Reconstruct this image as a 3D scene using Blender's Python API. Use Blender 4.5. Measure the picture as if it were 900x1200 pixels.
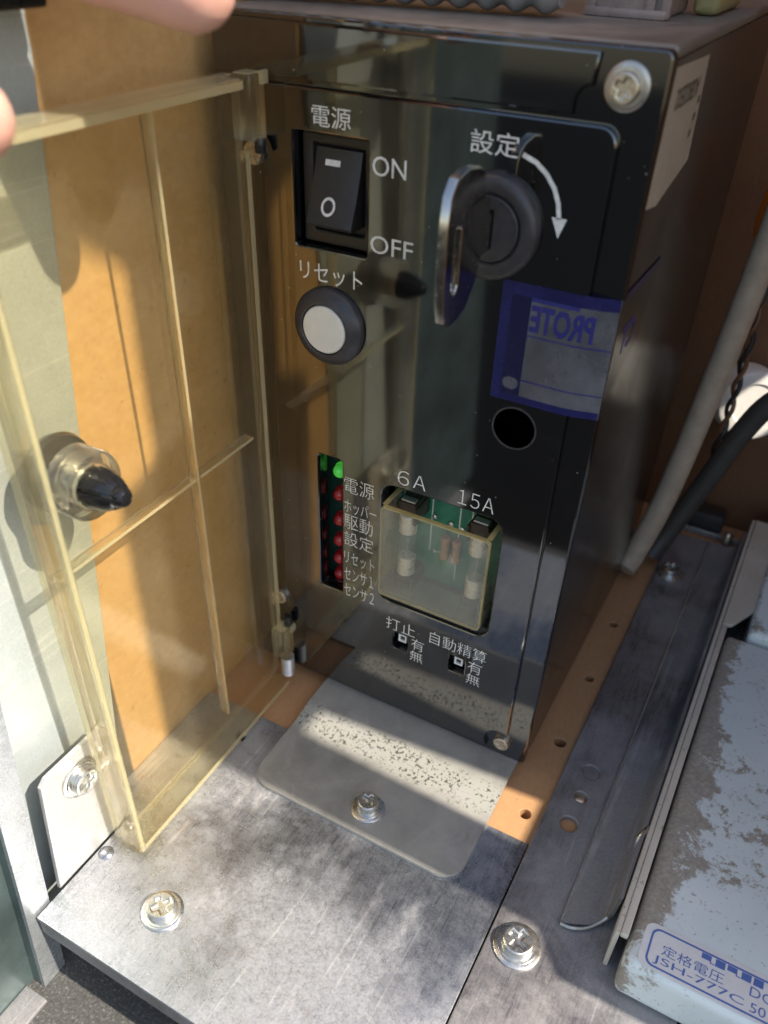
import bpy, bmesh, math, random
from mathutils import Vector, Matrix
from mathutils.geometry import tessellate_polygon

for o in list(bpy.data.objects):
    bpy.data.objects.remove(o)
scene = bpy.context.scene
COL = scene.collection
S = 0.001                      # everything below is written in millimetres
R = math.radians

# ------------------------------------------------------------------ camera
cam_data = bpy.data.cameras.new('camera')
cam = bpy.data.objects.new('camera', cam_data)
COL.objects.link(cam)
right = Vector((0.8736, 0.4861, 0.0247))
down = Vector((0.3160, -0.5279, -0.7883))
fwd = Vector((-0.3701, 0.6965, -0.6148)).normalized()
right = (right - fwd * right.dot(fwd)).normalized()
down = fwd.cross(right)
m = Matrix(((right.x, -down.x, -fwd.x), (right.y, -down.y, -fwd.y), (right.z, -down.z, -fwd.z))).to_4x4()
m.translation = Vector((34.127, -163.25, 209.126)) * S
cam.matrix_world = m
cam_data.sensor_fit = 'HORIZONTAL'
cam_data.sensor_width = 36.0
cam_data.lens = 967.0 / 900 * 36
cam_data.shift_x = (450 - 442.87) / 900
cam_data.shift_y = (637.28 - 600) / 900
cam_data.clip_start = 0.005
cam_data.clip_end = 100
cam_data.dof.use_dof = True
cam_data.dof.focus_distance = 0.215
cam_data.dof.aperture_fstop = 20.0
scene.camera = cam

# ------------------------------------------------------------------ light
SUN_EL = 48.0
world = bpy.data.worlds.new('World')
scene.world = world
world.use_nodes = True
wn = world.node_tree
bgn = wn.nodes['Background']
sky = wn.nodes.new('ShaderNodeTexSky')
sky.sky_type = 'NISHITA'
sky.sun_disc = False
sky.sun_elevation = R(SUN_EL)
sky.sun_rotation = R(90)
wn.links.new(sky.outputs[0], bgn.inputs[0])
bgn.inputs[1].default_value = 0.15
sun_data = bpy.data.lights.new('sun', 'SUN')
sun_data.energy = 4.0
sun_data.angle = R(0.8)
sun_data.color = (1.0, 0.95, 0.88)
sun = bpy.data.objects.new('sun', sun_data)
COL.objects.link(sun)
sd = Vector((-math.cos(R(SUN_EL)), 0.0, -math.sin(R(SUN_EL))))
sun.rotation_euler = sd.to_track_quat('-Z', 'Y').to_euler()
sun.location = (0.6, 0, 0.8)
scene.view_settings.view_transform = 'Standard'
scene.view_settings.look = 'None'
scene.view_settings.gamma = 1
scene.view_settings.exposure = 1.05
scene.view_settings.use_white_balance = True
scene.view_settings.white_balance_temperature = 7200
scene.render.engine = 'CYCLES'
scene.cycles.max_bounces = 14
scene.cycles.transparent_max_bounces = 24
scene.cycles.transmission_bounces = 10

# ------------------------------------------------------------------ materials
class NT:
    def __init__(s, name):
        s.m = bpy.data.materials.new(name)
        s.m.use_nodes = True
        s.t = s.m.node_tree
        s.n = s.t.nodes
        s.b = s.n['Principled BSDF']
        s.out = s.n['Material Output']
        s.tc = s.n.new('ShaderNodeTexCoord')
    def link(s, a, b): s.t.links.new(a, b)
    def map(s, scale=(1, 1, 1), rot=(0, 0, 0)):
        k = s.n.new('ShaderNodeMapping')
        k.inputs['Scale'].default_value = scale
        k.inputs['Rotation'].default_value = rot
        s.link(s.tc.outputs['Object'], k.inputs[0])
        return k.outputs[0]
    def noise(s, scale, detail=4, rough=0.55, vec=None, dist=0):
        k = s.n.new('ShaderNodeTexNoise')
        k.inputs['Scale'].default_value = scale
        k.inputs['Detail'].default_value = detail
        k.inputs['Roughness'].default_value = rough
        k.inputs['Distortion'].default_value = dist
        s.link(vec if vec else s.tc.outputs['Object'], k.inputs['Vector'])
        return k.outputs['Fac']
    def voro(s, scale, vec=None, feature='F1'):
        k = s.n.new('ShaderNodeTexVoronoi')
        k.feature = feature
        k.inputs['Scale'].default_value = scale
        s.link(vec if vec else s.tc.outputs['Object'], k.inputs['Vector'])
        return k.outputs['Distance']
    def ramp(s, fac, *stops):
        k = s.n.new('ShaderNodeValToRGB')
        e = k.color_ramp.elements
        while len(e) < len(stops): e.new(0.5)
        for i, (p, c) in enumerate(stops):
            e[i].position = p
            e[i].color = (c, c, c, 1) if isinstance(c, (int, float)) else (*c, 1)
        s.link(fac, k.inputs[0])
        return k.outputs[0]
    def mix(s, fac, a, b, mode='MIX'):
        k = s.n.new('ShaderNodeMix')
        k.data_type = 'RGBA'
        k.blend_type = mode
        for sock, v in ((k.inputs[0], fac), (k.inputs[6], a), (k.inputs[7], b)):
            if isinstance(v, (int, float)): sock.default_value = v if sock == k.inputs[0] else (v, v, v, 1)
            elif isinstance(v, tuple): sock.default_value = (*v, 1)
            else: s.link(v, sock)
        return k.outputs[2]
    def math(s, op, a, b=0.0):
        k = s.n.new('ShaderNodeMath')
        k.operation = op
        for i, v in enumerate((a, b)):
            if isinstance(v, (int, float)): k.inputs[i].default_value = v
            else: s.link(v, k.inputs[i])
        return k.outputs[0]
    def set(s, sock, v):
        i = s.b.inputs[sock]
        if isinstance(v, (int, float)): i.default_value = v
        elif isinstance(v, tuple): i.default_value = (*v, 1)
        else: s.link(v, i)
    def bump(s, h, strength=0.3, dist=0.0002):
        k = s.n.new('ShaderNodeBump')
        k.inputs['Strength'].default_value = strength
        k.inputs['Distance'].default_value = dist
        s.link(h, k.inputs['Height'])
        s.link(k.outputs[0], s.b.inputs['Normal'])
        return k.outputs[0]

MATS = {}
def simple(name, col, rough=0.5, metal=0.0, var=0.12, scale=400, bump=0.0, emit=None, spec=None):
    t = NT(name)
    n = t.noise(scale, 5)
    lo = tuple(c * (1 - var) for c in col); hi = tuple(min(1, c * (1 + var)) for c in col)
    t.set('Base Color', t.ramp(n, (0.3, lo), (0.7, hi)))
    n2 = t.noise(scale * 2.3, 4)
    t.set('Roughness', t.ramp(n2, (0.3, max(0.02, rough - 0.08)), (0.7, min(1, rough + 0.08))))
    t.set('Metallic', metal)
    if spec is not None: t.set('Specular IOR Level', spec)
    if bump: t.bump(t.noise(scale * 3, 5), bump)
    if emit:
        t.set('Emission Color', emit[0]); t.set('Emission Strength', emit[1])
    MATS[name] = t.m
    return t

# glossy black moulding: dust specks, fine scratches, dust film
t = NT('panel_black')
specks = t.ramp(t.voro(430), (0.05, 1.0), (0.10, 0.0))
gate = t.ramp(t.noise(210, 3), (0.54, 0.0), (0.60, 1.0))
sp = t.math('MULTIPLY', specks, gate)
scr = t.ramp(t.noise(60, 2, vec=t.map((0.5, 1, 14), (0, 0.7, 0))), (0.66, 0.0), (0.70, 1.0))
film = t.ramp(t.noise(22, 6, 0.65), (0.40, 0.0), (0.75, 1.0))
d1 = t.math('MULTIPLY', film, 0.005)
d2 = t.math('MULTIPLY', sp, 0.4)
d3 = t.math('MULTIPLY', scr, 0.008)
dust = t.math('ADD', t.math('ADD', d1, d2), d3)
t.set('Base Color', t.mix(dust, (0.0025, 0.003, 0.004), (0.36, 0.33, 0.29)))
t.set('Roughness', t.math('ADD', t.math('MULTIPLY', dust, 1.2), 0.055))
t.set('Specular IOR Level', 1.0); t.set('IOR', 1.72)
MATS['panel_black'] = t.m

# case side: dark lacquered steel with rubbed scratches
t = NT('case_dark')
scr = t.ramp(t.noise(120, 4, vec=t.map((1, 1, 9), (0.9, 0, 0))), (0.58, 0.0), (0.72, 1.0))
t.set('Base Color', t.mix(t.math('MULTIPLY', scr, 0.12), (0.05, 0.040, 0.033), (0.12, 0.10, 0.085)))
t.set('Roughness', t.ramp(t.noise(40, 4), (0.3, 0.15), (0.7, 0.24)))
t.set('Metallic', 0.6); t.set('Specular IOR Level', 0.8)
t.bump(t.noise(2500, 3), 0.05)
MATS['case_dark'] = t.m

t = NT('lid_dusty')
n = t.noise(60, 6, 0.65)
t.set('Base Color', t.ramp(n, (0.3, (0.14, 0.12, 0.105)), (0.7, (0.27, 0.24, 0.215))))
t.set('Roughness', t.ramp(n, (0.3, 0.35), (0.7, 0.6)))
t.set('Metallic', 0.3)
t.bump(t.noise(1500, 5), 0.2)
MATS['lid_dusty'] = t.m

# sunlit worn zinc plate with chalky dust and rub marks
def zinc(name, lo, hi, dustc, dusta, rough=(0.32, 0.55), metal=0.85, rot=0.5, streaks=1.0, dark=0.36):
    t = NT(name)
    crystal = t.ramp(t.math('ADD', t.math('MULTIPLY', t.voro(1500), 0.5), t.math('MULTIPLY', t.noise(140, 5, 0.6), 0.5)), (0.25, lo), (0.6, hi))
    fine = t.noise(2600, 5, 0.75)
    grit = t.noise(750, 6, 0.8)
    big = t.noise(14, 9, 0.68, dist=0.25)
    rub = t.ramp(big, (0.43, 0.0), (0.56, 1.0))                       # where chalky dust still lies
    s1 = t.noise(1300, 6, 0.75, vec=t.map((1, 0.06, 1), (0, 0, rot)))
    s2 = t.noise(900, 5, 0.75, vec=t.map((1, 0.07, 1), (0, 0, rot + 0.5)))
    streak = t.math('MAXIMUM', t.ramp(s1, (0.52, 0.0), (0.66, 1.0)), t.ramp(s2, (0.56, 0.0), (0.66, 1.0)))
    lines = None
    for k, (a, sc) in enumerate(((0.25, 55), (0.95, 40), (-0.5, 48), (1.5, 30))):
        ln = t.math('ABSOLUTE', t.math('SUBTRACT', t.noise(sc, 3, 0.5, vec=t.map((1, 0.04, 1), (0, 0, a + rot * 0.3))), 0.5))
        ln = t.math('MULTIPLY', t.ramp(ln, (0.0, 1.0), (0.006, 0.0)), t.ramp(t.noise(30 + 9 * k, 3), (0.5, 0.0), (0.62, 1.0)))
        lines = ln if lines is None else t.math('MAXIMUM', lines, ln)
    bare = t.math('MULTIPLY', t.math('SUBTRACT', 1.0, rub), t.ramp(grit, (0.35, 0.35), (0.6, 1.0)))
    base = t.mix(t.math('MULTIPLY', t.math('ADD', t.math('MULTIPLY', streak, t.math('ADD', t.math('MULTIPLY', bare, 0.55), 0.10)), t.math('MULTIPLY', bare, 0.42)), streaks), crystal, tuple(c * dark for c in lo))
    grain = t.ramp(t.math('ADD', t.math('MULTIPLY', fine, 0.5), t.math('MULTIPLY', grit, 0.5)), (0.40, 0.15), (0.58, 1.0))
    dustf = t.math('MULTIPLY', t.math('MULTIPLY', rub, grain), dusta)
    t.set('Base Color', t.mix(t.math('MULTIPLY', lines, 0.4), t.mix(dustf, base, dustc), tuple(min(0.8, c * 1.7) for c in hi)))
    t.set('Metallic', t.math('SUBTRACT', metal, t.math('MULTIPLY', dustf, metal)))
    rr = t.ramp(t.noise(300, 5), (0.3, rough[0]), (0.7, rough[1]))
    t.set('Roughness', t.math('ADD', rr, t.math('MULTIPLY', dustf, 0.3)))
    t.bump(t.math('ADD', t.math('MULTIPLY', fine, 0.6), t.math('MULTIPLY', grit, 0.6)), 0.22, 0.00015)
    MATS[name] = t.m
zinc('zinc_worn', (0.32, 0.345, 0.39), (0.48, 0.50, 0.545), (0.30, 0.30, 0.30), 0.6, (0.18, 0.36), 0.88, 0.25, 1.0, 0.5)
zinc('zinc_pale', (0.46, 0.455, 0.45), (0.56, 0.55, 0.54), (0.52, 0.50, 0.47), 0.7, (0.3, 0.5), 0.4, 0.25, 0.35)
zinc('zinc_dark', (0.24, 0.235, 0.25), (0.34, 0.33, 0.34), (0.34, 0.33, 0.32), 0.6, (0.35, 0.55), 0.75, 0.08)
zinc('zinc_sheet', (0.44, 0.50, 0.51), (0.52, 0.58, 0.58), (0.47, 0.50, 0.49), 0.4, (0.30, 0.42), 0.4, 1.4, 0.12)
zinc('zinc_frame', (0.28, 0.31, 0.34), (0.42, 0.45, 0.47), (0.5, 0.5, 0.5), 0.3, (0.2, 0.36), 0.6, 1.4, 0.3)
simple('zinc_teal', (0.10, 0.14, 0.14), 0.3, 0.45, 0.35, 40, 0.03)
simple('zinc_screw', (0.62, 0.62, 0.59), 0.28, 0.95, 0.08, 300, 0.03)
simple('zinc_edge', (0.5, 0.5, 0.47), 0.4, 0.8, 0.2, 700, 0.1)
simple('screw_brass', (0.62, 0.53, 0.42), 0.32, 0.9, 0.2, 900, 0.1)
simple('chrome', (0.50, 0.46, 0.42), 0.2, 1.0, 0.06, 300)

# grey zinc bracket with flaking pale layer
t = NT('bracket_grey')
fl = t.noise(900, 6, 0.72)
band = t.n.new('ShaderNodeSeparateXYZ'); t.link(t.tc.outputs['Object'], band.inputs[0])
wob = t.math('ADD', t.math('MULTIPLY', t.noise(300, 5, 0.7), 0.10), t.math('MULTIPLY', t.noise(60, 3), 0.06))
yb = t.ramp(t.math('ADD', t.math('ADD', t.math('MULTIPLY', band.outputs[1], 1000.0 / 60), 0.42), wob), (0.0, 0.0), (0.46, 0.0), (0.50, 1.0), (0.62, 1.0), (0.66, 0.06), (1.0, 0.0))
wide = t.noise(55, 9, 0.68)
base = t.ramp(wide, (0.28, (0.24, 0.235, 0.215)), (0.5, (0.34, 0.335, 0.31)), (0.72, (0.42, 0.41, 0.375)))
flake = t.ramp(t.math('ADD', fl, t.math('MULTIPLY', t.noise(160, 3), 0.18)), (0.635, 1.0), (0.665, 0.0))
col = t.mix(yb, base, t.mix(flake, (0.07, 0.072, 0.064), (0.40, 0.40, 0.36)))
stain = t.ramp(t.noise(75, 4, 0.6, dist=1.0), (0.57, 0.0), (0.61, 1.0))
col = t.mix(t.math('MULTIPLY', stain, 0.4), col, (0.42, 0.40, 0.40))
t.set('Base Color', col)
t.set('Metallic', 0.35)
t.set('Roughness', t.ramp(wide, (0.3, 0.42), (0.7, 0.6)))
t.bump(t.math('ADD', fl, flake), 0.2, 0.00015)
MATS['bracket_grey'] = t.m

# tan hardboard
def board(name, lo, hi):
    t = NT(name)
    fib = t.noise(900, 5, 0.7, vec=t.map((1, 0.35, 0.5)))
    big = t.noise(28, 4)
    fleck = t.ramp(t.noise(1500, 3, vec=t.map((1, 0.25, 0.25), (0.6, 0, 0))), (0.66, 0.0), (0.72, 1.0))
    c = t.ramp(t.math('ADD', t.math('MULTIPLY', fib, 0.6), t.math('MULTIPLY', big, 0.4)), (0.34, lo), (0.66, hi))
    t.set('Base Color', t.mix(t.math('MULTIPLY', fleck, 0.45), c, tuple(x * 0.45 for x in lo)))
    t.set('Roughness', 0.55)
    t.bump(fib, 0.12, 0.0002)
    MATS[name] = t.m
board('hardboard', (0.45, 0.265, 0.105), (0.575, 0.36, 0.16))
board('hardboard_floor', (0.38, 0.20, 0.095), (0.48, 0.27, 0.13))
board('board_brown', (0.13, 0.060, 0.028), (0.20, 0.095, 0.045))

# yellowed clear acrylic: straight-through transmission, a little milk, Fresnel gloss
def acrylic(name, tint, milk, milkcol, ior=1.49, rough=0.06, even=False):
    t = NT(name)
    tr = t.n.new('ShaderNodeBsdfTransparent'); tr.inputs[0].default_value = (*tint, 1)
    di = t.n.new('ShaderNodeBsdfDiffuse'); di.inputs[0].default_value = (*milkcol, 1)
    tl = t.n.new('ShaderNodeBsdfTranslucent'); tl.inputs[0].default_value = (*milkcol, 1)
    gl = t.n.new('ShaderNodeBsdfGlossy'); gl.inputs['Roughness'].default_value = rough
    a = t.n.new('ShaderNodeMixShader'); a.inputs[0].default_value = 0.5
    t.link(di.outputs[0], a.inputs[1]); t.link(tl.outputs[0], a.inputs[2])
    b = t.n.new('ShaderNodeMixShader')
    hz = t.noise(55, 6, 0.65)
    if even: b.inputs[0].default_value = milk
    else: t.link(t.ramp(hz, (0.35, milk * 0.6), (0.75, min(1, milk * 1.7))), b.inputs[0])
    t.link(tr.outputs[0], b.inputs[1]); t.link(a.outputs[0], b.inputs[2])
    ge = t.n.new('ShaderNodeNewGeometry')
    vd = t.n.new('ShaderNodeVectorMath'); vd.operation = 'DOT_PRODUCT'
    t.link(ge.outputs['Normal'], vd.inputs[0]); t.link(ge.outputs['Incoming'], vd.inputs[1])
    cosv = t.math('MINIMUM', t.math('ABSOLUTE', vd.outputs['Value']), 1.0)
    f0 = ((ior - 1) / (ior + 1)) ** 2
    fres = t.math('ADD', t.math('MULTIPLY', t.math('POWER', t.math('SUBTRACT', 1.0, cosv), 5.0), 1 - f0), f0)
    c = t.n.new('ShaderNodeMixShader')
    t.link(fres, c.inputs[0]); t.link(b.outputs[0], c.inputs[1]); t.link(gl.outputs[0], c.inputs[2])
    t.link(c.outputs[0], t.out.inputs[0])
    t.n.remove(t.b)
    MATS[name] = t.m
def glassy(name, base, ior=1.45, tint=(0.97, 0.93, 0.78), k=0.5):
    mm = MATS[base].copy(); mm.name = name
    nt = mm.node_tree; out = nt.nodes['Material Output']
    src = out.inputs[0].links[0].from_socket
    g = nt.nodes.new('ShaderNodeBsdfGlass'); g.inputs['Color'].default_value = (*tint, 1)
    g.inputs['Roughness'].default_value = 0.03; g.inputs['IOR'].default_value = ior
    mx = nt.nodes.new('ShaderNodeMixShader'); mx.inputs[0].default_value = k
    nt.links.new(src, mx.inputs[1]); nt.links.new(g.outputs[0], mx.inputs[2]); nt.links.new(mx.outputs[0], out.inputs[0])
    MATS[name] = mm
acrylic('acrylic', (0.975, 0.95, 0.865), 0.05, (0.66, 0.61, 0.46))
acrylic('acrylic_clean', (0.985, 0.965, 0.89), 0.05, (0.9, 0.84, 0.62), even=True)
acrylic('acrylic_edge', (0.96, 0.93, 0.78), 0.26, (0.97, 0.91, 0.68), rough=0.12, even=True)
acrylic('acrylic_clear', (0.96, 0.95, 0.90), 0.16, (0.80, 0.77, 0.66))
acrylic('acrylic_fuse', (0.97, 0.97, 0.93), 0.13, (0.90, 0.86, 0.74))
acrylic('acrylic_fuse_edge', (0.8, 0.74, 0.5), 0.75, (0.78, 0.66, 0.34))
glassy('acrylic_rim', 'acrylic_clean', tint=(0.99, 0.97, 0.88), k=0.4)
glassy('boss_glass', 'acrylic_clear', tint=(0.98, 0.97, 0.92), k=0.65)
acrylic('tube_glass', (0.93, 0.93, 0.91), 0.12, (0.85, 0.85, 0.82), ior=1.7, rough=0.04)
acrylic('film_clear', (0.74, 0.74, 0.84), 0.45, (0.40, 0.40, 0.43), ior=1.6, rough=0.22)
acrylic('film_void', (0.55, 0.55, 0.85), 0.4, (0.02, 0.02, 0.10), rough=0.2)
acrylic('film_side', (0.42, 0.42, 0.40), 0.30, (0.06, 0.058, 0.045), rough=0.2)
acrylic('conduit_plastic', (0.55, 0.56, 0.56), 0.45, (0.5, 0.5, 0.5), rough=0.12)

simple('print_white', (0.70, 0.68, 0.64), 0.5, 0, 0.18, 900)
simple('print_blue', (0.022, 0.022, 0.15), 0.35, 0, 0.12, 900)
acrylic('film_blue', (0.35, 0.35, 0.72), 0.62, (0.045, 0.045, 0.22), ior=1.6, rough=0.22)
simple('print_label_blue', (0.09, 0.16, 0.42), 0.5, 0, 0.08, 900)
simple('print_dark', (0.06, 0.05, 0.04), 0.6, 0, 0.1, 900)
simple('paper', (0.34, 0.29, 0.23), 0.65, 0, 0.06, 300)
simple('label_film', (0.76, 0.735, 0.71), 0.35, 0, 0.05, 300)
simple('plastic_black', (0.013, 0.013, 0.014), 0.32, 0, 0.3, 500, 0.05)
simple('plastic_charcoal', (0.036, 0.033, 0.036), 0.42, 0, 0.25, 500, 0.1)
simple('plastic_rocker', (0.020, 0.017, 0.015), 0.40, 0, 0.2, 500, 0.08)
simple('plastic_plug', (0.010, 0.010, 0.011), 0.14, 0, 0.2, 400)
simple('button_cream', (0.66, 0.63, 0.56), 0.38, 0, 0.04, 300)
simple('board_green', (0.02, 0.20, 0.12), 0.4, 0, 0.2, 600, 0.05)
simple('board_green_dark', (0.006, 0.035, 0.022), 0.45, 0, 0.3, 600)
simple('cap_metal', (0.78, 0.68, 0.57), 0.3, 0.5, 0.03, 200)
simple('clip_brown', (0.06, 0.042, 0.030), 0.35, 0.3, 0.3, 600)
simple('part_red', (0.45, 0.03, 0.03), 0.4, 0, 0.15, 500)
simple('resistor_tan', (0.42, 0.20, 0.12), 0.45, 0, 0.2, 800)
simple('cable_grey', (0.42, 0.34, 0.26), 0.5, 0, 0.12, 200, 0.05)
simple('cable_dark', (0.055, 0.05, 0.045), 0.5, 0, 0.15, 200, 0.05)
simple('wire_brown', (0.16, 0.07, 0.03), 0.45, 0, 0.2, 300)
simple('wire_black', (0.02, 0.022, 0.024), 0.4, 0, 0.2, 300)
simple('plastic_white', (0.80, 0.79, 0.75), 0.4, 0, 0.04, 200)
simple('plastic_orange', (0.62, 0.17, 0.02), 0.35, 0, 0.1, 200)
simple('plastic_yellowed', (0.30, 0.26, 0.12), 0.4, 0, 0.15, 200)
simple('connector_grey', (0.26, 0.20, 0.18), 0.3, 0, 0.12, 200)
simple('hinge_steel', (0.45, 0.42, 0.38), 0.35, 0.8, 0.15, 500)
simple('conduit_silver', (0.55, 0.56, 0.56), 0.16, 0.6, 0.1, 200)
simple('dark_gap', (0.004, 0.004, 0.004), 0.8, 0, 0.2, 300)

t = NT('led_green')
t.set('Base Color', (0.06, 0.62, 0.10)); t.set('Roughness', 0.2)
t.set('Emission Color', (0.12, 1.0, 0.10)); t.set('Emission Strength', 0.10)
t.set('Coat Weight', 0.6)
MATS['led_green'] = t.m
t = NT('led_red')
t.set('Base Color', t.ramp(t.noise(500, 3), (0.3, (0.36, 0.010, 0.014)), (0.7, (0.48, 0.02, 0.024))))
t.set('Roughness', 0.15); t.set('Subsurface Weight', 0.0); t.set('Coat Weight', 0.5)
MATS['led_red'] = t.m

# peeling pale blue paint on grey primer
t = NT('paint_peeling')
sx = t.n.new('ShaderNodeSeparateXYZ'); t.link(t.tc.outputs['Object'], sx.inputs[0])
n1 = t.noise(95, 10, 0.74, dist=0.2)
n2 = t.noise(420, 5, 0.65)
edge = t.ramp(t.math('MULTIPLY', t.math('ADD', sx.outputs[0], 0.032), 1000.0 / 40), (0.0, 0.30), (0.12, 0.20), (0.30, 0.05), (1.0, 0.05))
back = t.ramp(t.math('MULTIPLY', t.math('ADD', sx.outputs[1], 0.052), 1000.0 / 128), (0.0, 0.0), (0.10, 0.0), (0.28, 0.12), (0.6, 0.12), (0.8, 0.05))
tot = t.math('ADD', t.math('ADD', t.math('MULTIPLY', n1, 0.85), t.math('MULTIPLY', n2, 0.15)), t.math('ADD', edge, back))
peel = t.ramp(t.math('ADD', tot, t.math('MULTIPLY', t.math('SUBTRACT', t.noise(1300, 4, 0.7), 0.5), 0.10)), (0.690, 0.0), (0.735, 1.0))
primer = t.ramp(t.noise(900, 5, 0.7), (0.3, (0.20, 0.15, 0.10)), (0.7, (0.50, 0.41, 0.31)))
grey = t.ramp(t.noise(120, 4), (0.4, (0.40, 0.40, 0.38)), (0.7, (0.34, 0.31, 0.27)))
primer = t.mix(0.35, primer, grey)
paint = t.ramp(t.noise(60, 4), (0.3, (0.66, 0.71, 0.69)), (0.7, (0.73, 0.77, 0.74)))
pits = t.ramp(t.noise(800, 5, 0.65), (0.61, 0.0), (0.67, 1.0))
paint = t.mix(t.math('MULTIPLY', pits, 0.6), paint, (0.25, 0.20, 0.15))
t.set('Base Color', t.mix(peel, paint, primer))
t.set('Roughness', t.mix(peel, 0.38, 0.6))
t.bump(t.math('ADD', t.math('MULTIPLY', peel, -1.0), t.math('MULTIPLY', t.noise(1200, 4), 0.25)), 0.35, 0.00025)
MATS['paint_peeling'] = t.m
t = NT('paint_beige')
sp = t.ramp(t.noise(700, 5, 0.65), (0.63, 0.0), (0.68, 1.0))
t.set('Base Color', t.mix(sp, t.ramp(t.noise(50, 4), (0.3, (0.50, 0.44, 0.36)), (0.7, (0.60, 0.54, 0.45))), (0.22, 0.15, 0.11)))
t.set('Roughness', 0.5)
t.bump(t.noise(900, 4), 0.15)
MATS['paint_beige'] = t.m

# gritty sill, and ground near-black to put shade into its colour
t = NT('sill_grit')
g = t.noise(1100, 6, 0.75)
t.set('Base Color', t.ramp(g, (0.3, (0.05, 0.05, 0.052)), (0.56, (0.095, 0.094, 0.09)), (0.72, (0.28, 0.27, 0.26))))
t.set('Roughness', 0.9); t.set('Specular IOR Level', 0.1)
t.bump(g, 0.6, 0.0006)
MATS['sill_grit'] = t.m
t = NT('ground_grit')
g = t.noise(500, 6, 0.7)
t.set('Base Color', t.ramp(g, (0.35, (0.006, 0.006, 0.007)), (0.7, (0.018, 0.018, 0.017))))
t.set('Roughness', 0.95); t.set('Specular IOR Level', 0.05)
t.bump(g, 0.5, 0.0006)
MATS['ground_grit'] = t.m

t = NT('skin')
t.set('Base Color', t.ramp(t.noise(90, 5), (0.3, (0.62, 0.33, 0.26)), (0.7, (0.72, 0.42, 0.34))))
t.set('Roughness', 0.5); t.set('Subsurface Weight', 0.25)
t.b.inputs['Subsurface Radius'].default_value = (1, 0.35, 0.2)
t.b.inputs['Subsurface Scale'].default_value = 0.003
t.bump(t.voro(900), 0.12, 0.0002)
MATS['skin'] = t.m

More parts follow.
